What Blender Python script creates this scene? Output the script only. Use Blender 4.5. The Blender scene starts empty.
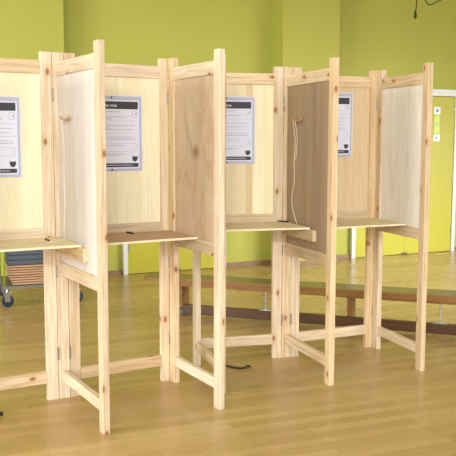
import bpy, bmesh, math, random
from mathutils import Vector, Matrix
random.seed(7)
R = math.radians
scene = bpy.context.scene
COL = scene.collection

# ------------------------------------------------------------------ colour / material helpers
def lin(c):
    def f(v):
        v /= 255.0
        return v/12.92 if v <= .04045 else ((v+.055)/1.055)**2.4
    return (f(c[0]), f(c[1]), f(c[2]), 1)

def new_mat(name):
    m = bpy.data.materials.new(name); m.use_nodes = True
    nt = m.node_tree
    return m, nt, nt.nodes['Principled BSDF']

def N(nt, t, **kw):
    n = nt.nodes.new(t)
    for k, v in kw.items(): setattr(n, k, v)
    return n

def ramp(nt, stops):
    r = N(nt, 'ShaderNodeValToRGB'); e = r.color_ramp.elements
    e[0].position, e[0].color = stops[0]; e[1].position, e[1].color = stops[1]
    for p, c in stops[2:]:
        x = e.new(p); x.color = c
    return r

def mix(nt, blend='MIX'):
    n = N(nt, 'ShaderNodeMix', data_type='RGBA', blend_type=blend)
    return n, n.inputs[0], n.inputs[6], n.inputs[7], n.outputs[2]

def plain(name, rgb, rough=.5, metal=0, spec=.5, noise=.06, scale=30):
    m, nt, b = new_mat(name)
    tc = N(nt, 'ShaderNodeTexCoord'); no = N(nt, 'ShaderNodeTexNoise')
    no.inputs['Scale'].default_value = scale; no.inputs['Detail'].default_value = 3
    nt.links.new(tc.outputs['Object'], no.inputs['Vector'])
    c = lin(rgb)
    r = ramp(nt, [(.3, tuple(v*(1-noise) for v in c[:3])+(1,)), (.7, tuple(min(1, v*(1+noise)) for v in c[:3])+(1,))])
    nt.links.new(no.outputs['Fac'], r.inputs['Fac']); nt.links.new(r.outputs['Color'], b.inputs['Base Color'])
    b.inputs['Roughness'].default_value = rough; b.inputs['Metallic'].default_value = metal
    b.inputs['Specular IOR Level'].default_value = spec
    return m

def pine(name, light, dark, knots=True, axis='Z', rough=.5):
    """grain runs along the object's own axis; knots scattered; tone varies per board"""
    m, nt, b = new_mat(name); L = nt.links.new
    tc = N(nt, 'ShaderNodeTexCoord'); oi = N(nt, 'ShaderNodeObjectInfo')
    sep = N(nt, 'ShaderNodeSeparateXYZ'); L(tc.outputs['Object'], sep.inputs[0])
    along = sep.outputs['Z' if axis == 'Z' else 'X']
    ac1 = N(nt, 'ShaderNodeMath', operation='ADD')
    L(sep.outputs['Y'], ac1.inputs[0]); L(sep.outputs['X' if axis == 'Z' else 'Z'], ac1.inputs[1])
    off = N(nt, 'ShaderNodeMath', operation='MULTIPLY'); L(oi.outputs['Random'], off.inputs[0]); off.inputs[1].default_value = 37.0
    a2 = N(nt, 'ShaderNodeMath', operation='ADD'); L(along, a2.inputs[0]); L(off.outputs[0], a2.inputs[1])
    cmb = N(nt, 'ShaderNodeCombineXYZ'); L(ac1.outputs[0], cmb.inputs[0]); L(a2.outputs[0], cmb.inputs[2]); L(off.outputs[0], cmb.inputs[1])
    mp = N(nt, 'ShaderNodeMapping'); mp.inputs['Scale'].default_value = (55, 1, 2.2); L(cmb.outputs[0], mp.inputs['Vector'])
    no = N(nt, 'ShaderNodeTexNoise'); no.inputs['Scale'].default_value = 1.6; no.inputs['Detail'].default_value = 4; no.inputs['Distortion'].default_value = .6
    L(mp.outputs[0], no.inputs['Vector'])
    r = ramp(nt, [(.32, lin(dark)), (.62, lin(light))]); L(no.outputs['Fac'], r.inputs['Fac'])
    # per-board tone
    hs = N(nt, 'ShaderNodeHueSaturation')
    mr = N(nt, 'ShaderNodeMapRange'); mr.inputs['To Min'].default_value = .86; mr.inputs['To Max'].default_value = 1.04
    L(oi.outputs['Random'], mr.inputs['Value']); L(mr.outputs[0], hs.inputs['Value'])
    mr2 = N(nt, 'ShaderNodeMapRange'); mr2.inputs['To Min'].default_value = .85; mr2.inputs['To Max'].default_value = 1.22
    f = N(nt, 'ShaderNodeMath', operation='FRACT'); m7 = N(nt, 'ShaderNodeMath', operation='MULTIPLY'); L(oi.outputs['Random'], m7.inputs[0]); m7.inputs[1].default_value = 7.3
    L(m7.outputs[0], f.inputs[0]); L(f.outputs[0], mr2.inputs['Value']); L(mr2.outputs[0], hs.inputs['Saturation'])
    L(r.outputs['Color'], hs.inputs['Color'])
    out = hs.outputs['Color']
    if knots:
        ax = N(nt, 'ShaderNodeMath', operation='ADD'); L(ac1.outputs[0], ax.inputs[0]); L(off.outputs[0], ax.inputs[1])
        cm2 = N(nt, 'ShaderNodeCombineXYZ'); L(ax.outputs[0], cm2.inputs[0]); L(a2.outputs[0], cm2.inputs[1])
        mp2 = N(nt, 'ShaderNodeMapping'); mp2.inputs['Scale'].default_value = (5.2, 2.9, 1); L(cm2.outputs[0], mp2.inputs['Vector'])
        vo = N(nt, 'ShaderNodeTexVoronoi', feature='F1'); vo.voronoi_dimensions = '2D'; vo.inputs['Scale'].default_value = 1.0
        vo.inputs['Randomness'].default_value = .9
        # shift whole sheet per board so knots differ
        L(mp2.outputs[0], vo.inputs['Vector'])
        kr = ramp(nt, [(.035, (1, 1, 1, 1)), (.07, (0, 0, 0, 1))]); L(vo.outputs['Distance'], kr.inputs['Fac'])
        mx, fa, A, B, o = mix(nt); L(kr.outputs['Color'], fa); L(out, A); B.default_value = lin((112, 64, 36)); out = o
        kr2 = ramp(nt, [(.04, (.4, .4, .4, 1)), (.18, (0, 0, 0, 1))]); L(vo.outputs['Distance'], kr2.inputs['Fac'])
        mx, fa, A, B, o2 = mix(nt); L(kr2.outputs['Color'], fa); L(out, A); B.default_value = lin((200, 150, 100)); out = o2
    L(out, b.inputs['Base Color'])
    b.inputs['Roughness'].default_value = rough; b.inputs['Specular IOR Level'].default_value = .3
    return m

def ply(name, light, mid, dark, scale=(9, 9, 1.1), dist=1.5, contrast=(.3, .5, .7), rough=.55, mark=None):
    m, nt, b = new_mat(name); L = nt.links.new
    tc = N(nt, 'ShaderNodeTexCoord'); mp = N(nt, 'ShaderNodeMapping'); mp.inputs['Scale'].default_value = scale
    oi = N(nt, 'ShaderNodeObjectInfo'); ad = N(nt, 'ShaderNodeVectorMath', operation='ADD')
    m3 = N(nt, 'ShaderNodeMath', operation='MULTIPLY'); m3.inputs[1].default_value = 23; L(oi.outputs['Random'], m3.inputs[0])
    L(tc.outputs['Object'], ad.inputs[0]); L(m3.outputs[0], ad.inputs[1]); L(ad.outputs[0], mp.inputs['Vector'])
    no = N(nt, 'ShaderNodeTexNoise'); no.inputs['Scale'].default_value = 1; no.inputs['Detail'].default_value = 5
    no.inputs['Distortion'].default_value = dist; no.inputs['Roughness'].default_value = .55
    L(mp.outputs[0], no.inputs['Vector'])
    r = ramp(nt, [(contrast[0], lin(dark)), (contrast[2], lin(light)), (contrast[1], lin(mid))]); L(no.outputs['Fac'], r.inputs['Fac'])
    out = r.outputs['Color']
    # fine pores
    mp2 = N(nt, 'ShaderNodeMapping'); mp2.inputs['Scale'].default_value = (260, 260, 9); L(ad.outputs[0], mp2.inputs['Vector'])
    n2 = N(nt, 'ShaderNodeTexNoise'); n2.inputs['Scale'].default_value = 1; n2.inputs['Detail'].default_value = 2; L(mp2.outputs[0], n2.inputs['Vector'])
    r2 = ramp(nt, [(.35, (.90, .90, .90, 1)), (.6, (1, 1, 1, 1))]); L(n2.outputs['Fac'], r2.inputs['Fac'])
    mx, fa, A, B, o = mix(nt, 'MULTIPLY'); fa.default_value = 1; L(out, A); L(r2.outputs['Color'], B); out = o
    if mark:   # one knot, at a place on the sheet
        vm = N(nt, 'ShaderNodeVectorMath', operation='SUBTRACT'); vm.inputs[1].default_value = mark[0]; L(tc.outputs['Object'], vm.inputs[0])
        ml = N(nt, 'ShaderNodeVectorMath', operation='MULTIPLY'); ml.inputs[1].default_value = (1, 0, 1); L(vm.outputs[0], ml.inputs[0])
        nn = N(nt, 'ShaderNodeVectorMath', operation='LENGTH'); L(ml.outputs[0], nn.inputs[0])
        rr = ramp(nt, [(.0, (.9, .9, .9, 1)), (.06, (0, 0, 0, 1)), (.02, (.55, .55, .55, 1))]); L(nn.outputs['Value'], rr.inputs['Fac'])
        mx, fa, A, B, o = mix(nt); L(rr.outputs['Color'], fa); L(out, A); B.default_value = lin(mark[1]); out = o
    L(out, b.inputs['Base Color']); b.inputs['Roughness'].default_value = rough; b.inputs['Specular IOR Level'].default_value = .25
    return m

def veneer_strips(name):
    """pale ply face laid from wide vertical veneer leaves of different tones"""
    m, nt, b = new_mat(name); L = nt.links.new
    tc = N(nt, 'ShaderNodeTexCoord'); sep = N(nt, 'ShaderNodeSeparateXYZ'); L(tc.outputs['Object'], sep.inputs[0])
    mr = N(nt, 'ShaderNodeMapRange'); mr.inputs['From Min'].default_value = -.26; mr.inputs['From Max'].default_value = .26; L(sep.outputs['X'], mr.inputs['Value'])
    r = ramp(nt, [(0, lin((240, 226, 188))), (.34, lin((238, 220, 184)))]); r.color_ramp.interpolation = 'CONSTANT'
    for p, c in ((.50, (240, 226, 188)), (.62, (230, 206, 162)), (.70, (250, 242, 204)), (.86, (246, 236, 194))):
        x = r.color_ramp.elements.new(p); x.color = lin(c)
    L(mr.outputs[0], r.inputs['Fac'])
    mp = N(nt, 'ShaderNodeMapping'); mp.inputs['Scale'].default_value = (40, 40, 1.5); L(tc.outputs['Object'], mp.inputs['Vector'])
    no = N(nt, 'ShaderNodeTexNoise'); no.inputs['Detail'].default_value = 3; no.inputs['Scale'].default_value = 1; L(mp.outputs[0], no.inputs['Vector'])
    r2 = ramp(nt, [(.3, (.92, .91, .88, 1)), (.65, (1, 1, 1, 1))]); L(no.outputs['Fac'], r2.inputs['Fac'])
    mx, fa, A, B, o = mix(nt, 'MULTIPLY'); fa.default_value = 1; L(r.outputs['Color'], A); L(r2.outputs['Color'], B)
    L(o, b.inputs['Base Color']); b.inputs['Roughness'].default_value = .55; b.inputs['Specular IOR Level'].default_value = .25
    return m

WALL_ANGLE = R(25.18)

def floor_mat():
    m, nt, b = new_mat('sports floor strips'); L = nt.links.new
    tc = N(nt, 'ShaderNodeTexCoord'); mp = N(nt, 'ShaderNodeMapping', vector_type='TEXTURE'); mp.inputs['Rotation'].default_value = (0, 0, R(22))
    L(tc.outputs['Object'], mp.inputs['Vector'])
    br = N(nt, 'ShaderNodeTexBrick'); br.offset = .37; br.offset_frequency = 2; br.squash = 1
    br.inputs['Color1'].default_value = (0, 0, 0, 1); br.inputs['Color2'].default_value = (1, 1, 1, 1); br.inputs['Mortar'].default_value = (.5, .5, .5, 1)
    br.inputs['Scale'].default_value = 1; br.inputs['Mortar Size'].default_value = .0006; br.inputs['Brick Width'].default_value = .95; br.inputs['Row Height'].default_value = .072
    br.inputs['Bias'].default_value = 0
    L(mp.outputs[0], br.inputs['Vector'])
    r = ramp(nt, FLOOR_STOPS)
    L(br.outputs['Color'], r.inputs['Fac'])
    mp2 = N(nt, 'ShaderNodeMapping'); mp2.inputs['Scale'].default_value = (2.5, 40, 1); L(mp.outputs[0], mp2.inputs['Vector'])
    no = N(nt, 'ShaderNodeTexNoise'); no.inputs['Scale'].default_value = 1; no.inputs['Detail'].default_value = 4; L(mp2.outputs[0], no.inputs['Vector'])
    r2 = ramp(nt, [(.3, (.92, .91, .89, 1)), (.7, (1.0, 1.0, 1.0, 1))]); L(no.outputs['Fac'], r2.inputs['Fac'])
    mx, fa, A, B, o = mix(nt, 'MULTIPLY'); fa.default_value = 1; L(r.outputs['Color'], A); L(r2.outputs['Color'], B)
    mx, fa, A, B, o2 = mix(nt); L(br.outputs['Fac'], fa); L(o, A); B.default_value = lin((120, 90, 46))
    L(o2, b.inputs['Base Color'])
    n3 = N(nt, 'ShaderNodeTexNoise'); n3.inputs['Scale'].default_value = 1.3; n3.inputs['Detail'].default_value = 3; L(tc.outputs['Object'], n3.inputs['Vector'])
    r3 = ramp(nt, [(.3, (.23, .23, .23, 1)), (.7, (.31, .31, .31, 1))]); L(n3.outputs['Fac'], r3.inputs['Fac']); L(r3.outputs['Color'], b.inputs['Roughness'])
    b.inputs['Specular IOR Level'].default_value = .55
    return m

FLOOR_STOPS = [(0, lin((174, 142, 88))), (1, lin((194, 163, 108))), (.5, lin((184, 152, 97)))]
M = dict(
    pine_v=pine('pine upright', (229, 209, 178), (204, 175, 140), axis='Z'),
    pine_h=pine('pine rail', (229, 209, 178), (204, 175, 140), axis='X'),
    pale_v=pine('pale whitewood upright', (240, 222, 188), (226, 200, 160), axis='Z'),
    birch=ply('pale birch ply', (250, 242, 212), (246, 236, 202), (240, 226, 186), scale=(10, 10, 1.0), dist=.8),
    strips=veneer_strips('veneer leaves'),
    tanply=ply('tan ply', (230, 206, 168), (223, 197, 158), (212, 184, 144), scale=(14, 14, .7), dist=.5),
    white=ply('white ply', (234, 230, 226), (230, 224, 218), (222, 210, 196), scale=(8, 8, .9), dist=.8),
    cream=ply('cream ply', (250, 247, 238), (246, 241, 229), (238, 228, 206), scale=(7, 7, 1.2), dist=1.0),
    red=ply('reddish ply', (220, 196, 164), (210, 184, 152), (196, 166, 134), scale=(5, 5, 2.0), dist=2.6, mark=((.02, 0, .04), (128, 78, 52))),
    brown=ply('brown ply', (184, 160, 132), (174, 150, 122), (164, 140, 112), scale=(14, 14, .8), dist=.6),
    shelf=ply('shelf ply', (238, 224, 182), (232, 216, 172), (222, 202, 156), scale=(3, 9, 9), dist=.8),
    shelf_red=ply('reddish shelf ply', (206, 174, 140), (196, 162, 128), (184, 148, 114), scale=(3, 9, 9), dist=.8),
    shelf_edge=plain('shelf edge', (238, 222, 186), .6),
    steel=plain('hinge steel', (150, 148, 140), .35, .9),
    darkmetal=plain('dark metal', (60, 56, 50), .4, .8),
    wall=plain('lime wall paint', (168, 168, 74), .6, noise=.03, scale=1.2, spec=.25),
    door=plain('yellow green door paint', (174, 167, 48), .45, noise=.03, scale=2, spec=.3),
    white_paint=plain('white gloss paint', (206, 209, 202), .4, noise=.02),
    ceiling=plain('off white ceiling', (214, 214, 206), .8, noise=.02, scale=1),
    skirting=plain('brown skirting', (132, 100, 66), .5, noise=.1, scale=12),
    bench_top=plain('wall-tinted varnished plank', (100, 86, 56), .25, noise=.12, scale=9),  # green reflection of the wall put into the top's base colour
    bench_wood=ply('varnished brown timber', (158, 114, 60), (140, 98, 50), (116, 80, 42), scale=(1.2, 30, 30), dist=.6, rough=.35),
    beam=ply('dark beam timber', (98, 68, 40), (86, 58, 36), (72, 48, 30), scale=(1.2, 30, 30), dist=.6, rough=.4),
    rubber=plain('grey rubber', (96, 92, 84), .7),
    chrome=plain('galvanised steel', (176, 180, 180), .3, .9),
    lime_metal=plain('lime powder coat', (140, 160, 60), .4),
    plate=plain('grey steel plate', (112, 112, 100), .5, .2),
    tyre=plain('dark blue tyre', (30, 40, 56), .5),
    mat=plain('slate blue mat', (74, 80, 88), .6),
    board=ply('fibre board', (196, 160, 124), (186, 148, 112), (168, 130, 98), scale=(2, 2, 20), dist=.4),
    black=plain('black plastic', (18, 18, 18), .45),
    blackcable=plain('black cable', (22, 22, 22), .5),
    cord=plain('cotton string', (242, 230, 200), .8),
    cleat=pine('cleat wood', (206, 176, 136), (186, 150, 112), knots=False, axis='X'),
    pencil=plain('dark pencil', (36, 34, 30), .4),
    laminate=plain('clear lilac grey laminate', (186, 188, 210), .25, noise=.02),
    paper=plain('white paper', (226, 229, 248), .6, noise=.01),
    ink=plain('charcoal ink', (58, 60, 66), .6, noise=.02),
    greyink=plain('grey ink', (160, 162, 176), .6, noise=.02),
    faint=plain('faint ink', (196, 198, 210), .6, noise=.02),
    sign_green=plain('lime sign vinyl', (160, 178, 30), .4, noise=.02),
    sign_yellow=plain('yellow sign letters', (222, 222, 60), .4, noise=.02),
    sign_white=plain('white vinyl', (222, 226, 228), .4, noise=.02),
    sign_blue=plain('slate blue ink', (110, 120, 170), .4, noise=.02),
)
FLOOR = floor_mat()

# ------------------------------------------------------------------ object helpers
WORLD = {}     # object name -> world matrix (kept by hand, no depsgraph needed)
def link(o, W, parent=None):
    COL.objects.link(o)
    WORLD[o.name] = W
    if parent is not None:
        o.parent = parent; o.matrix_parent_inverse = Matrix.Identity(4)
        o.matrix_basis = WORLD[parent.name].inverted() @ W
    else:
        o.matrix_basis = W
    return o
def mw(x, y, z, a=0.0):
    return Matrix.Translation((x, y, z)) @ Matrix.Rotation(a, 4, 'Z')
def tag(o, label=None, cat=None, group=None, kind=None):
    if label: o['label'] = label
    if cat: o['category'] = cat
    if group: o['group'] = group
    if kind: o['kind'] = kind
    return o
def empty(name, x, y, z=0, a=0.0, **t):
    o = bpy.data.objects.new(name, None); o.empty_display_size = .1
    link(o, mw(x, y, z, a)); return tag(o, **t)
def mesh_obj(name, bm, mat, W, parent=None, smooth=False):
    bmesh.ops.recalc_face_normals(bm, faces=bm.faces[:])
    me = bpy.data.meshes.new(name); bm.to_mesh(me); bm.free()
    for m in (mat if isinstance(mat, (list, tuple)) else [mat]): me.materials.append(m)
    if smooth:
        for p in me.polygons: p.use_smooth = True
    return link(bpy.data.objects.new(name, me), W, parent)
def add_box(bm, c, s, bevel=0, rot=None, mi=0):
    T = Matrix.Translation(c) @ (rot if rot else Matrix.Identity(4)) @ Matrix.Diagonal((s[0], s[1], s[2], 1))
    r = bmesh.ops.create_cube(bm, size=1, matrix=T)
    fs = list({f for v in r['verts'] for f in v.link_faces})
    for f in fs: f.material_index = mi
    if bevel:
        es = list({e for v in r['verts'] for e in v.link_edges})
        bmesh.ops.bevel(bm, geom=es, offset=bevel, segments=2, affect='EDGES', profile=.6)
def add_cyl(bm, p0, p1, r, seg=16, r2=None):
    p0, p1 = Vector(p0), Vector(p1); d = p1-p0
    q = d.to_track_quat('Z', 'Y').to_matrix().to_4x4()
    bmesh.ops.create_cone(bm, cap_ends=True, segments=seg, radius1=r, radius2=r if r2 is None else r2, depth=d.length,
                          matrix=Matrix.Translation((p0+p1)/2) @ q)
def smooth_path(pts, n=6):
    pts = [Vector(p) for p in pts]; out = []
    P = [2*pts[0]-pts[1]] + pts + [2*pts[-1]-pts[-2]]
    for i in range(1, len(P)-2):
        for k in range(n):
            t = k/n; a, b, c, d = P[i-1], P[i], P[i+1], P[i+2]
            out.append(.5*((2*b)+(c-a)*t+(2*a-5*b+4*c-d)*t*t+(3*b-a-3*c+d)*t*t*t))
    out.append(pts[-1]); return out
def add_tube(bm, pts, r, seg=8, n=6):
    path = smooth_path(pts, n) if n else [Vector(p) for p in pts]
    rings = []; ref = Vector((.13, .31, .94))
    for i, p in enumerate(path):
        t = (path[min(i+1, len(path)-1)]-path[max(i-1, 0)]).normalized()
        a = t.cross(ref)
        if a.length < .05: a = t.cross(Vector((1, 0, 0)))
        a.normalize(); b = t.cross(a)
        rings.append([bm.verts.new(p+a*r*math.cos(2*math.pi*k/seg)+b*r*math.sin(2*math.pi*k/seg)) for k in range(seg)])
    for A, B in zip(rings, rings[1:]):
        for k in range(seg): bm.faces.new((A[k], A[(k+1) % seg], B[(k+1) % seg], B[k]))
    bm.faces.new(rings[0][::-1]); bm.faces.new(rings[-1])
def tube(name, pts, r, mat, parent=None, n=6, **t):
    bm = bmesh.new(); c = Vector(pts[0])
    add_tube(bm, [Vector(p)-c for p in pts], r, n=n)
    return tag(mesh_obj(name, bm, mat, mw(*c), parent, smooth=True), **t)

class Frame:
    """a vertical plane: u runs along it, b towards its right-hand/viewer side"""
    def __init__(s, x, y, deg):
        s.o = Vector((x, y)); s.a = R(deg); s.u = Vector((math.cos(s.a), math.sin(s.a))); s.b = Vector((s.u.y, -s.u.x))
    def p(s, u, b=0): return s.o + s.u*u + s.b*b
    def board(s, name, u0, u1, b0, b1, z0, z1, mat, parent, bevel=.0025):
        c = s.p((u0+u1)/2, (b0+b1)/2)
        bm = bmesh.new(); add_box(bm, (0, 0, 0), (abs(u1-u0), abs(b1-b0), z1-z0), bevel)
        return mesh_obj(name, bm, mat, mw(c.x, c.y, (z0+z1)/2, s.a), parent)

# ------------------------------------------------------------------ camera
cam = bpy.data.cameras.new('camera'); co = bpy.data.objects.new('camera', cam); COL.objects.link(co)
cam.sensor_width = 36; cam.lens = 36*803.5/456; cam.clip_start = .05; cam.clip_end = 200
Rv, Uv, Dv = Vector((.999998, .000214, .001934)), Vector((-.001946, .110168, .993911)), Vector((0, .993913, -.110168))
co.matrix_world = Matrix(((Rv.x, Uv.x, -Dv.x, 0), (Rv.y, Uv.y, -Dv.y, 0), (Rv.z, Uv.z, -Dv.z, 1.5), (0, 0, 0, 1)))
scene.camera = co

# ------------------------------------------------------------------ the hall
bm = bmesh.new()
vs = [bm.verts.new(p) for p in ((-9, -6, 0), (11, -6, 0), (11, 16, 0), (-9, 16, 0))]; bm.faces.new(vs)
bmesh.ops.subdivide_edges(bm, edges=bm.edges[:], cuts=1, use_grid_fill=True)
tag(mesh_obj('floor', bm, FLOOR, mw(0, 0, 0)), kind='structure')

WF = Frame(0, 9.380, 25.18)        # the far wall: u along, b out into the hall
D = .25                            # depth of the shallow piers
PIERS = [(-2.76, -1.962), (.574, 1.342), (3.95, 4.72), (-6.1, -5.33)]
def wall_outline(extra=0.0):
    pts = []; u = -7.6
    pts.append((u, extra))
    for a, c in sorted(PIERS):
        pts += [(a-extra, extra), (a-extra, D+extra), (c+extra, D+extra), (c+extra, extra)]
    pts.append((8.2, extra)); return pts
def extrude_outline(front, back_b, z0, z1):
    bm = bmesh.new(); ring = front + [(front[-1][0], back_b), (front[0][0], back_b)]
    lo = [bm.verts.new((u, -b, z0)) for u, b in ring]; hi = [bm.verts.new((u, -b, z1)) for u, b in ring]
    n = len(ring)
    for i in range(n): bm.faces.new((lo[i], lo[(i+1) % n], hi[(i+1) % n], hi[i]))
    bm.faces.new(hi); bm.faces.new(lo[::-1]); return bm
WM = mw(0, 9.380, 0, WF.a)
tag(mesh_obj('wall_back', extrude_outline(wall_outline(), -.2, 0, 4.3), M['wall'], WM), kind='structure')
bm = bmesh.new(); add_box(bm, (-7.1, 9.5, 2.15), (.2, 13, 4.3))
tag(mesh_obj('wall_left', bm, M['wall'], mw(0, 0, 0)), kind='structure')
bm = bmesh.new(); add_box(bm, (1, 5, 4.36), (20, 22, .12))
tag(mesh_obj('ceiling', bm, M['ceiling'], mw(0, 0, 0)), kind='structure')
DOORS = [(-1.242, -.10), (1.761, 3.299)]
# skirting, broken at the doors
runs = [(-7.6, -6.1), (-5.33, -2.76), (-1.962, -1.30), (-.04, .574), (1.342, 1.70), (3.36, 3.95), (4.72, 8.2)]
k = 0
for a, c in runs:
    k += 1; tag(WF.board('trim_%d' % k, a, c, .001, .019, 0, .05, M['skirting'], None, .003), kind='structure')
for a, c in PIERS:
    k += 1
    bm = bmesh.new(); add_box(bm, (0, -(D+.01), .025), (c-a+.036, .018, .05), .003)
    for s in (-1, 1): add_box(bm, (s*((c-a)/2+.010), -(D/2), .025), (.016, D-.04, .05), .003)
    p = WF.p((a+c)/2); tag(mesh_obj('trim_%d' % k, bm, M['skirting'], mw(p.x, p.y, 0, WF.a)), kind='structure')

def double_door(idx, a, c, hgt=2.055):
    p = WF.p((a+c)/2)
    d = bpy.data.objects.new('door_%d' % idx, None); link(d, mw(p.x, p.y, 0, WF.a)); tag(d, kind='structure')
    for s, (x0, x1) in (('l', (a-.055, a-.004)), ('r', (c+.004, c+.055))):
        WF.board('door_jamb', x0, x1, .001, .05, 0, hgt+.095, M['white_paint'], d)
    WF.board('door_head', a-.004, c+.004, .001, .05, hgt+.008, hgt+.095, M['white_paint'], d)
    mid = (a+c)/2
    for x0, x1, side in ((a, mid-.002, 'l'), (mid+.002, c, 'r')):
        leaf = WF.board('door_leaf', x0, x1, .004, .034, .006, hgt, M['door'], d, .002)
        xh = x0 if side == 'l' else x1
        for z in (.25, .95, 1.85):
            WF.board('hinge', xh-.010, xh+.012, .035, .043, z, z+.10, M['steel'], leaf, .001)
    WF.board('bolt_plate', mid-.05, mid+.05, .034, .043, .010, .026, M['darkmetal'], d, .002)
for i, (a, c) in enumerate(DOORS): double_door(i+1, a, c)

# sign on the right-hand door
p = WF.p(3.008, .0345)
sg = empty('door_sign', p.x, p.y, 1.475, WF.a, label='narrow white and lime notice strip stuck on the yellow door', cat='sign')
def sbox(name, u0, u1, z0, z1, b, t, mat, parent=sg):
    return WF.board(name, 3.008+u0, 3.008+u1, .0345+b, .0345+b+t, 1.475+z0, 1.475+z1, mat, parent, 0)
sbox('backing', -.05, .05, 0, .445, 0, .002, M['sign_white'])
sbox('colour_band', -.05, .05, .085, .355, .002, .001, M['sign_green'])
sbox('symbol', -.022, .026, .375, .425, .002, .001, M['sign_blue'])
sbox('symbol', -.018, .020, .028, .058, .002, .001, M['sign_blue'])
for j in range(2):
    z0 = .10+j*.13
    bm = bmesh.new()
    for q in range(4):
        add_box(bm, ((q-1.5)*.019, 0, .055), (.007, .001, .10-.018*((q+j) % 3)))
    pp = WF.p(3.008, .038); mesh_obj('lettering', bm, M['sign_yellow'], mw(pp.x, pp.y, 1.475+z0, WF.a), sg)

# ------------------------------------------------------------------ polling booths
H = 1.976; SH = .945
def back_panel(unit, F, w, face, lw=.064, rw=.064, label=None):
    """framed panel: front faces at b=0, body behind"""
    pn = F.board('back_panel', lw, w-rw, -.024, -.014, .99, 1.862, face, unit, 0)
    if label: pn['label'] = label
    F.board('stile', 0, lw, -.034, 0, 0, H, M['pine_v'], pn)
    F.board('stile', w-rw, w, -.034, 0, 0, H, M['pine_v'], pn)
    F.board('top_rail', lw, w-rw, -.034, -.001, 1.857, 1.930, M['pine_h'], pn)
    F.board('middle_rail', lw, w-rw, -.034, -.001, .90, 1.0, M['pine_h'], pn)
    F.board('bottom_rail', lw, w-rw, -.034, -.001, .10, .168, M['pale_v'] if False else M['pine_h'], pn)
    return pn
def side_panel(unit, F, L, face, rear_post, brackets, cleat=None, label=None):
    lz = .857 if rear_post else .730      # end partitions stop at shelf height, inner ones run lower
    """u runs from the hinge towards the viewer; b = left-hand side, facing the booth on the left"""
    t = .0175; u0 = .064 if rear_post else .001
    u1 = L-.062
    pn = F.board('side_panel', u0, u1, -.004, .006, lz+.06, 1.856, face, unit, 0)
    if label: pn['label'] = label
    if rear_post: F.board('rear_post', 0, .064, -t, t, 0, H, M['pine_v'], pn)
    F.board('front_post', u1, L, -t, t, 0, H, M['pine_v'], pn)
    F.board('top_rail', u0, u1, -t+.001, t-.001, 1.846, 1.919, M['pine_h'], pn)
    F.board('lower_rail', u0, u1, -t+.001, t-.001, lz, lz+.074, M['pine_h'], pn)
    F.board('stretcher', u0, u1, -t+.001, t-.004, .108, .168, M['pine_h'], pn)
    for s in brackets:
        b0, b1 = (.0065, .034) if s == 'l' else (-.034, -.0045)
        F.board('shelf_bracket', u0+.002, min(.455, u1-.005), b0, b1, SH-.012-.072, SH-.012, M['pine_h'], pn)
    if cleat:
        u, z = cleat
        bm = bmesh.new()
        add_tube(bm, [(-.07, 0, 0.010), (-.04, 0, 0), (.04, 0, 0), (.07, 0, .010)], .0075)
        for q in (-.02, .02): add_cyl(bm, (q, 0, 0), (q, .0195, 0), .005)
        c = F.p(u, .026); cl = mesh_obj('cord_cleat', bm, M['cleat'], mw(c.x, c.y, z, F.a), pn, True)
    return pn
def hinges(parent, x, y, a):
    for z in (.27, .75, 1.74):
        bm = bmesh.new(); add_box(bm, (0, -.003, 0), (.010, .003, .075), .001); add_cyl(bm, (0, -.005, -.0375), (0, -.005, .0375), .003)
        mesh_obj('hinge', bm, M['steel'], mw(x, y, z, a), parent)
def shelf(unit, pts, mat, label=None):
    c = sum((Vector(p) for p in pts), Vector((0, 0)))/len(pts)
    bm = bmesh.new(); a = unit_angle[unit.name]
    rot = Matrix.Rotation(-a, 2)
    lo = []; hi = []
    for p in pts:
        q = rot @ (Vector(p)-c); lo.append(bm.verts.new((q.x, q.y, -.012))); hi.append(bm.verts.new((q.x, q.y, 0)))
    n = len(pts)
    bm.faces.new(hi); bm.faces.new(lo[::-1])
    for i in range(n):
        f = bm.faces.new((lo[i], lo[(i+1) % n], hi[(i+1) % n], hi[i])); f.material_index = 1
    o = mesh_obj('writing_shelf', bm, [mat, M['shelf_edge']], mw(c.x, c.y, SH, a), unit)
    if label: o['label'] = label
    return o
unit_angle = {}
def isect(F1, b1, F2, b2):
    """where the line at offset b1 of F1 meets the line at offset b2 of F2"""
    p, q = F1.p(0, b1), F2.p(0, b2); d, e = F1.u, F2.u
    k = ((q-p).x*e.y-(q-p).y*e.x)/(d.x*e.y-d.y*e.x); return p+d*k
def shelf_pts(B, Ls, Rs, depth=.385):
    """B back frame, Ls/Rs side frames (u towards viewer)"""
    bl = isect(B, .002, Ls, -.0185) if Ls else B.p(.0, .002)
    br = isect(B, .002, Rs, .0185)
    fl = Ls.p((bl-Ls.o).dot(Ls.u)+depth, -.0185) if Ls else B.p(0, depth)
    fr = Rs.p((br-Rs.o).dot(Rs.u)+depth, .0185)
    return [bl, fl, fr, br]

W = .645
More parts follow.
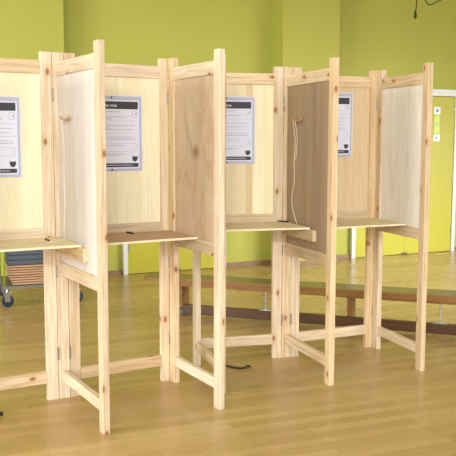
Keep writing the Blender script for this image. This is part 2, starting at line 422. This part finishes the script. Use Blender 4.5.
# ---- nearer unit (left)
T1 = Vector((-.946, 4.536)); TA1 = 27
TF1 = Frame(T1.x, T1.y, TA1)
o0 = TF1.p(-.0355); B0 = Frame(*(o0 - Vector((math.cos(R(28)), math.sin(R(28))))*W), 28)
B1 = Frame(*TF1.p(.0355), 31)
e1 = B1.p(W)
S0 = Frame(B0.o.x, B0.o.y, -62)
S1 = Frame(*TF1.p(0, .0), -60.2)
S2 = Frame(e1.x+.0175, e1.y+.006, -60.6)
U1 = empty('polling_booth_unit', T1.x, T1.y, 0, R(28), label='nearer left-hand unit of pine voting booths, with white inner partition and reddish end partition', cat='voting booth')
unit_angle[U1.name] = R(28)
back_panel(U1, B0, W, M['birch']); back_panel(U1, B1, W, M['birch'], rw=.052)
hp = TF1.board('hinge_post', -.033, .033, -.034, 0, 0, H, M['pine_v'], U1)
for s, x in ((-1, -.0343), (1, .0343)): hinges(hp, *TF1.p(x), TF1.a)
hinges(hp, e1.x, e1.y, B1.a)
side_panel(U1, S0, .65, M['cream'], True, '')
side_panel(U1, S1, .667, M['white'], False, 'lr', cleat=(.175, 1.605), label='white plywood partition with a cord cleat')
side_panel(U1, S2, .633, M['red'], True, '', label='reddish brown plywood partition with a dark knot')
shelf(U1, shelf_pts(B0, S0, S1), M['shelf'])
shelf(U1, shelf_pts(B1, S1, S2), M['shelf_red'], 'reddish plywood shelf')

# ---- further unit (right)
T3 = Vector((.401, 5.417)); TF3 = Frame(T3.x, T3.y, 19)
l2 = Vector((-.228, 5.262)); r2 = TF3.p(-.0355); a2 = math.degrees(math.atan2(r2.y-l2.y, r2.x-l2.x)); W2 = (r2-l2).length
B2 = Frame(l2.x, l2.y, a2); B3 = Frame(*TF3.p(.0355), 24)
e3 = B3.p(.667)
S2b = Frame(-.213, 5.268, -74)
S3 = Frame(*TF3.p(0), -69.7)
S4 = Frame(e3.x+.0175, e3.y+.004, -71.6)
U2 = empty('polling_booth_unit', T3.x, T3.y, 0, R(19), label='further right-hand unit of pine voting booths, with brown inner partition and cream end partition', cat='voting booth')
unit_angle[U2.name] = R(19)
back_panel(U2, B2, W2, M['strips'], lw=.05, label='plywood back panel of pale and tan vertical veneer leaves')
back_panel(U2, B3, .667, M['tanply'], rw=.052, label='tan plywood back panel')
hp = TF3.board('hinge_post', -.033, .033, -.034, 0, 0, H, M['pine_v'], U2)
for x in (-.0343, .0343): hinges(hp, *TF3.p(x), TF3.a)
hinges(hp, e3.x, e3.y, B3.a)
side_panel(U2, S2b, .67, M['cream'], True, '')
side_panel(U2, S3, .675, M['brown'], False, 'lr', cleat=(.185, 1.617), label='brown plywood partition with a cord cleat')
side_panel(U2, S4, .645, M['cream'], True, '', label='cream plywood partition')
shelf(U2, shelf_pts(B2, S2b, S3), M['shelf'])
shelf(U2, shelf_pts(B3, S3, S4, .425), M['shelf'])

# ------------------------------------------------------------------ pencils on strings
def pencil(x, y, a, label, pts=None, free=None):
    e = empty('pencil', x, y, SH, R(a), label=label, cat='pencil', group='pencils on the writing shelves')
    bm = bmesh.new(); add_cyl(bm, (-.045, 0, .0055), (.030, 0, .0055), .0052, 6); add_cyl(bm, (.030, 0, .0055), (.044, 0, .0055), .0052, 6, .0006)
    mesh_obj('barrel', bm, M['pencil'], mw(x, y, SH, R(a)), e)
    if pts: tube('string', pts, .0020, M['cord'], e, n=8)
    return e
def hang(S, uz, xy):
    return [(*S.p(u, .036 if i == 0 else .024), z) for i, (u, z) in enumerate(uz)] + xy
z = SH+.003
c1 = S1.p(.15)
pencil(-.992, 4.368, 118, 'dark pencil tied to white string on the shelf beside the white partition',
       hang(S1, [(.16, 1.603), (.145, 1.45), (.135, 1.30), (.145, 1.15), (.12, 1.0), (.13, .952)], [(-.925, 4.33, z), (-.955, 4.285, z), (-.985, 4.30, z), (-1.002, 4.345, z+.003)]))
pencil(-.58, 4.70, 125, 'dark pencil with short string end on the reddish shelf',
       [(-.60, 4.735, z+.003), (-.62, 4.76, z), (-.67, 4.755, z), (-.70, 4.72, z)])
pencil(.37, 5.375, 150, 'dark pencil tied to white string on the shelf beside the brown partition',
       hang(S3, [(.155, 1.615), (.165, 1.48), (.150, 1.35), (.16, 1.24), (.12, 1.10), (.165, 1.0), (.20, .955)], [(.44, 5.20, z), (.415, 5.27, z), (.405, 5.345, z+.003)]))
# second strand on the brown partition's cleat
tube('loose_string', [(*S3.p(.185, .036), 1.612), (*S3.p(.19, .022), 1.52), (*S3.p(.178, .02), 1.43), (*S3.p(.165, .02), 1.36)], .0018, M['cord'], None,
     label='short second string hanging from the cleat on the brown partition', cat='string')

# ------------------------------------------------------------------ notices
def text_mesh(txt, size, name, mat, W4, parent):
    cu = bpy.data.curves.new(name, 'FONT'); cu.body = txt; cu.size = size; cu.extrude = .0003; cu.offset = size*.012
    tmp = bpy.data.objects.new(name, cu); COL.objects.link(tmp)
    bpy.context.view_layer.update()
    me = bpy.data.meshes.new_from_object(tmp.evaluated_get(bpy.context.evaluated_depsgraph_get()))
    bpy.data.objects.remove(tmp); bpy.data.curves.remove(cu)
    me.materials.clear(); me.materials.append(mat); me.name = name
    return link(bpy.data.objects.new(name, me), W4 @ Matrix.Rotation(R(90), 4, 'X'), parent)
def notice(Fr, uR, z0, z1, label, first=None):
    w, h = .322, z1-z0
    # local: origin lower-left, x along panel, -y towards viewer
    p = Fr.p(uR-w, -.0135); Wm = mw(p.x, p.y, z0, Fr.a)
    e = bpy.data.objects.new('notice', None); e.empty_display_size = .05; link(e, Wm); tag(e, label, 'notice', 'voting notices on the back panels')
    if first:
        for ch in first.children:
            c = ch.copy(); COL.objects.link(c); c.parent = e; c.matrix_parent_inverse = Matrix.Identity(4); c.matrix_basis = ch.matrix_basis.copy()
        return e
    def sheet(name, x0, x1, za, zb, y, mat, th=.0006):
        bm = bmesh.new(); add_box(bm, ((x0+x1)/2, -y-th/2, (za+zb)/2), (x1-x0, th, zb-za)); return mesh_obj(name, bm, mat, Wm, e)
    bm = bmesh.new()     # laminated sleeve, a little wavy
    nx, nz = 2, 24; g = []
    for j in range(nz+1):
        row = []
        for i in range(nx+1):
            zz = h*j/nz; xx = w*i/nx + (.002*math.sin(zz*22) if i == nx else 0)
            row.append(bm.verts.new((xx, -.0012, zz)))
        g.append(row)
    for j in range(nz):
        for i in range(nx): bm.faces.new((g[j][i], g[j][i+1], g[j+1][i+1], g[j+1][i]))
    ext = bmesh.ops.extrude_face_region(bm, geom=bm.faces[:])
    for v in ext['geom']:
        if isinstance(v, bmesh.types.BMVert): v.co.y = 0
    mesh_obj('laminated_sleeve', bm, M['laminate'], Wm, e)
    x0, x1, b0, t0 = .018, w-.018, .016, h-.026
    sheet('paper', x0, x1, b0, t0, .0013, M['paper'])
    # bright rim of the sleeve
    bm = bmesh.new()
    for c, s in (((w/2, -.0015, h-.002), (w, .0005, .004)), ((w-.002, -.0015, h/2), (.004, .0005, h)), ((.002, -.0015, h/2), (.004, .0005, h))): add_box(bm, c, s)
    mesh_obj('sleeve_rim', bm, M['paper'], Wm, e)
    y = .002
    hx0, hx1 = x0+.008, x1-.008
    sheet('header_bar', hx0, hx1, t0-.052, t0-.008, y, M['ink'])
    sheet('footer_bar', hx0, hx1, b0+.008, b0+.031, y, M['ink'])
    text_mesh('How to vote', .024, 'heading', M['paper'], Wm @ Matrix.Translation((hx0+.010, -.0029, t0-.039)), e)
    # rows of small print
    rnd = random.Random(3); top = t0-.068; y2 = .0023
    rows = [(0, .60), (.012, .2), (.032, .75), (.043, .4), (.068, .2), (.086, .95), (.102, .35), (.112, .9), (.140, .15), (.160, .95), (.174, .97), (.212, .7), (.223, .2), (.266, .7), (.276, .55)]
    blocks = [rows[0:2], rows[2:4], rows[4:5], rows[5:8], rows[8:9], rows[9:11], rows[11:13], rows[13:15]]
    for blk in blocks:
        bm = bmesh.new()
        for dz, fr in blk:
            xx = hx0+.004; end = hx0+(hx1-hx0-.006)*fr
            while xx < end-.004:
                wd = min(rnd.uniform(.006, .018), end-xx); add_box(bm, (xx+wd/2, -y2, top-dz*.92), (wd, .0005, .0032)); xx += wd+.003
        mesh_obj('small_print', bm, M['greyink'], Wm, e)
    for dz in (.058, .134, .198, .250):
        bm = bmesh.new(); add_box(bm, ((hx0+hx1)/2, -y2, top-dz*.92), (hx1-hx0, .0005, .0012)); mesh_obj('ruled_line', bm, M['greyink'], Wm, e)
    for zc in (top-.012, top-.222*.92):      # little framed diagrams at the right margin
        bm = bmesh.new(); cx = hx1-.020
        for dx, dz, sx, sz in ((0, .018, .030, .0016), (0, -.018, .030, .0016), (-.0145, 0, .0016, .036), (.0145, 0, .0016, .036)): add_box(bm, (cx+dx, -y2, zc+dz), (sx, .0005, sz))
        add_box(bm, (cx+.006, -y2, zc+.002), (.006, .0005, .016), rot=Matrix.Rotation(.5, 4, 'Y')); mesh_obj('diagram', bm, M['faint'] if zc < top-.1 else M['greyink'], Wm, e)
    bm = bmesh.new()                          # dark rounded crest above the footer
    cx, cz = hx1-.022, b0+.058; out = [(-.017, .017), (-.009, .010), (0, .014), (.009, .010), (.017, .017), (.017, -.004), (.010, -.015), (0, -.019), (-.010, -.015), (-.017, -.004)]
    vs = [bm.verts.new((cx+a, -y2, cz+b)) for a, b in out]; f = bm.faces.new(vs)
    ext = bmesh.ops.extrude_face_region(bm, geom=[f])
    for v in ext['geom']:
        if isinstance(v, bmesh.types.BMVert): v.co.y = -y2-.0005
    mesh_obj('crest', bm, M['ink'], Wm, e)
    bm = bmesh.new()
    xx = hx0+.012
    while xx < hx1-.04:
        wd = rnd.uniform(.006, .016); add_box(bm, (xx+wd/2, -.0029, b0+.0195), (wd, .0004, .005)); xx += wd+.0035
    mesh_obj('footer_lettering', bm, M['faint'], Wm, e)
    for zc in (h-.012, .010):
        bm = bmesh.new(); add_cyl(bm, (w*.40, -.0012, zc), (w*.40, -.005, zc), .005, 12); mesh_obj('drawing_pin', bm, M['darkmetal'], Wm, e)
    return e
def uat(Fr, x, y): return (Vector((x, y))-Fr.o).dot(Fr.u)
nA = notice(B0, uat(B0, -1.143, 4.453), 1.288, 1.728, 'white voting notice in the leftmost booth, cut off by the picture edge')
notice(B1, uat(B1, -.507, 4.80), 1.310, 1.750, 'white voting notice behind the white partition, above the reddish shelf', nA)
notice(B2, uat(B2, .180, 5.36), 1.337, 1.777, 'white voting notice on the tan and cream striped back panel', nA)
notice(B3, uat(B3, .868, 5.62), 1.378, 1.820, 'white voting notice on the tan back panel behind the brown partition', nA)

# ------------------------------------------------------------------ gym bench
G = Frame(-.735, 6.863, -19.6)      # u along the bench to the right, b towards the viewer; left front corner
gb = empty('gym_bench', *G.p(1.5, -.13), 0, G.a, label='long low brown wooden gym bench standing behind the voting booths', cat='bench')
GL = 3.9
bm = bmesh.new()
pl = [(-.0, -.03), (.03, 0), (GL, 0), (GL, .25), (.03, .25), (0, .22)]
lo = [bm.verts.new((u, v, -.034)) for u, v in pl]; hi = [bm.verts.new((u, v, 0)) for u, v in pl]; n = len(pl)
pl2 = [(-.0, .03), (.03, 0), (GL, 0), (GL, .25), (.03, .25), (0, .22)]
for i, (u, v) in enumerate(pl2):
    lo[i].co = (u, v, -.034); hi[i].co = (u, v, 0)
bm.faces.new(hi); bm.faces.new(lo[::-1])
for i in range(n):
    f = bm.faces.new((lo[i], lo[(i+1) % n], hi[(i+1) % n], hi[i])); f.material_index = 1
gp = G.p(0, 0); mesh_obj('seat_plank', bm, [M['bench_top'], M['bench_wood']], mw(gp.x, gp.y, .318, G.a), gb)
G.board('apron', .30, GL-.3, -.035, -.008, .250, .285, M['bench_wood'], gb)
G.board('apron', .30, GL-.3, -.242, -.215, .250, .285, M['bench_wood'], gb)
for u in (.30, 1.77, 3.24):
    lg = G.board('leg', u, u+.04, -.235, -.064, .05, .285, M['bench_wood'], gb)
    for b0 in ((-.13, -.235) if u > .5 else (-.075, -.235)): G.board('foot', u-.02, u+.07, b0, b0+.065, 0, .055, M['rubber'], lg, .008)
G.board('beam', .37, GL-.3, -.060, -.010, .014, .092, M['beam'], gb)
for u in (1.10, 2.50):
    bm = bmesh.new(); add_cyl(bm, (0, 0, 0), (0, 0, .158), .006, 12); add_box(bm, (0, 0, .004), (.10, .045, .006), .002)
    c = G.p(u, -.035); mesh_obj('steel_stay', bm, M['chrome'], mw(c.x, c.y, .092, G.a), gb, False)

# ------------------------------------------------------------------ trolley with boards and mats
K = Frame(-1.99, 7.02, 19.6); KW, KD = .72, .60      # u right, b towards viewer (so depth is -b)
tr = empty('storage_trolley', *K.p(KW/2, -KD/2), 0, K.a, label='low lime-posted storage trolley on castors behind the left booth', cat='trolley')
K.board('base_plate', 0, KW, -KD, 0, .165, .192, M['plate'], tr)
for u in (.012, KW-.012):
    for b in (-.012, -KD+.012):
        c = K.p(u, b)
        bm = bmesh.new(); add_cyl(bm, (0, 0, 0), (0, 0, .82), .008, 12); mesh_obj('corner_post', bm, M['lime_metal'], mw(c.x, c.y, .192, K.a), tr, True)
for b in (-.012, -KD+.012):
    c = K.p(.012, b); d = K.p(KW-.012, b); tube('top_bar', [(c.x, c.y, 1.01), (d.x, d.y, 1.01)], .011, M['lime_metal'], tr, n=0)
for u in (.04, KW-.06):
    for b in (-.05, -KD+.05):
        c = K.p(u, b); Wc = mw(c.x, c.y, 0, K.a+.3)
        bm = bmesh.new()
        for s in (-1, 1): add_box(bm, (-.012, s*.022, .092), (.050, .004, .085), .002)
        add_box(bm, (-.006, 0, .131), (.044, .05, .010), .002); add_cyl(bm, (-.006, 0, .13), (-.006, 0, .165), .014, 12); add_cyl(bm, (0, -.027, .0525), (0, .027, .0525), .007, 10)
        cs = mesh_obj('caster', bm, M['chrome'], Wc, tr)
        bm = bmesh.new(); add_cyl(bm, (0, -.016, .0525), (0, .016, .0525), .0525, 28)
        bmesh.ops.bevel(bm, geom=[e for e in bm.edges if abs(e.verts[0].co.y-e.verts[1].co.y) < 1e-5], offset=.005, segments=2, affect='EDGES')
        mesh_obj('wheel', bm, M['tyre'], Wc, cs, False)
zb = .1925
ordn = ['bottom', 'second from bottom', 'third from bottom', 'fourth from bottom', 'fifth from bottom', 'sixth from bottom', 'second from top', 'topmost']
shift = [.055, .045, .035, .022, .018, .022, .020, .022]
for i in range(8):
    c = K.p(.03+shift[i]+.30, -.30); bm = bmesh.new(); add_box(bm, (0, 0, .0105), (.60, .50, .017), .003)
    # slightly raised lighter lip along the front edge, as on a folded board
    add_box(bm, (0, -.2515, .0105), (.585, .004, .009), .001)
    tag(mesh_obj('brown_board', bm, M['board'], mw(c.x, c.y, zb, K.a)), '%s brown board in the stack on the trolley' % ordn[i], 'board', 'brown boards stacked on the trolley'); zb += .0225
zb += .002
for i, nm in enumerate(('lowest', 'middle', 'uppermost')):
    c = K.p(.36, -.30); bm = bmesh.new(); add_box(bm, (0, 0, .0215), (.64, .52, .043), .010)
    tag(mesh_obj('folded_mat', bm, M['mat'], mw(c.x, c.y, zb, K.a)), '%s of the slate blue mats lying on the brown boards' % nm, 'mat', 'slate blue mats on the trolley'); zb += .0445

# ------------------------------------------------------------------ cables
tube('floor_cable', [(-.175, 5.66, .006), (-.135, 5.52, .006), (-.075, 5.34, .006), (-.018, 5.215, .006), (.04, 5.155, .006), (.081, 5.140, .006), (.112, 5.145, .007), (.130, 5.178, .010), (.150, 5.172, .006)], .006, M['blackcable'],
     label='black cable lying on the floor beside the reddish end partition', cat='cable')
tube('cable_end', [(-1.55, 4.16, .012), (-1.40, 4.20, .012), (-1.30, 4.215, .012), (-1.222, 4.232, .014)], .011, M['blackcable'], label='black cable end on the floor at the far left picture edge', cat='cable')
def pt(px, py, d):   # a place in the hall at a given distance from the viewpoint
    v = Dv + Rv*((px-228)/803.5) - Uv*((py-228)/803.5); k = d/v.y; return Vector((0, 0, 1.5))+v*k
hc = empty('hanging_cable', 2.24, 9.6, 2.9, label='thin black cable hanging straight down with a plug on its end', cat='cable')
a = (2.26, 9.6); 
tube('wire', [(2.215, 9.6, 4.3), (2.212, 9.6, 4.0), (2.205, 9.6, 3.4), (2.192, 9.6, 3.05), (2.183, 9.6, 2.97)], .006, M['blackcable'], hc)
bm = bmesh.new(); add_cyl(bm, (0, 0, 0), (0, 0, .03), .012, 12, .009); add_box(bm, (0, 0, -.03), (.03, .03, .065), .006); mesh_obj('plug', bm, M['black'], mw(2.183, 9.6, 2.965), hc)
tube('looped_cable', [(2.31, 9.62, 4.3), (2.305, 9.62, 4.0), (2.302, 9.62, 3.2), (2.315, 9.62, 3.09), (2.36, 9.62, 3.065), (2.44, 9.62, 3.10), (2.51, 9.62, 3.15), (2.54, 9.62, 3.3), (2.55, 9.62, 4.0), (2.56, 9.62, 4.3)], .006, M['blackcable'],
     label='black cable drooping in a loop beside the hanging plug', cat='cable')

# ------------------------------------------------------------------ light
w = bpy.data.worlds.new('hall daylight'); scene.world = w; w.use_nodes = True
bg = w.node_tree.nodes['Background']; bg.inputs['Color'].default_value = (.94, .97, 1.0, 1); bg.inputs['Strength'].default_value = 1.1
def area_light(name, loc, target, sx, sy, power, col=(1, .98, .95)):
    l = bpy.data.lights.new(name, 'AREA'); l.shape = 'RECTANGLE'; l.size = sx; l.size_y = sy; l.energy = power; l.color = col
    o = bpy.data.objects.new(name, l); COL.objects.link(o)
    o.location = loc; o.rotation_euler = (Vector(target)-Vector(loc)).to_track_quat('-Z', 'Y').to_euler()
    return o
area_light('left_window_daylight', (-6.3, .4, 2.0), (-.0, 5.2, 1.0), 4.0, 2.6, 520, (.94, .97, 1))
hl = area_light('high_rear_fill_light', (.8, -5.0, 4.1), (.8, .5, 2.2), 9.0, .5, 45, (.94, .97, 1)); hl.data.spread = R(42)  # added narrow-spread fill, brightens the lower part of the far wall
area_light('rear_window_daylight', (.5, -5.5, 2.0), (.3, 6, 1.0), 8.0, 2.6, 350, (.94, .97, 1))
rw = area_light('right_window_daylight', (7.5, 6.6, 1.7), (.5, 9.2, -1.0), 4.0, 1.2, 108, (.98, .99, 1)); rw.data.spread = R(66)

scene.view_settings.view_transform = 'Standard'; scene.view_settings.look = 'None'
scene.view_settings.exposure = 0.1; scene.view_settings.gamma = 1.0; scene.view_settings.use_curve_mapping = False
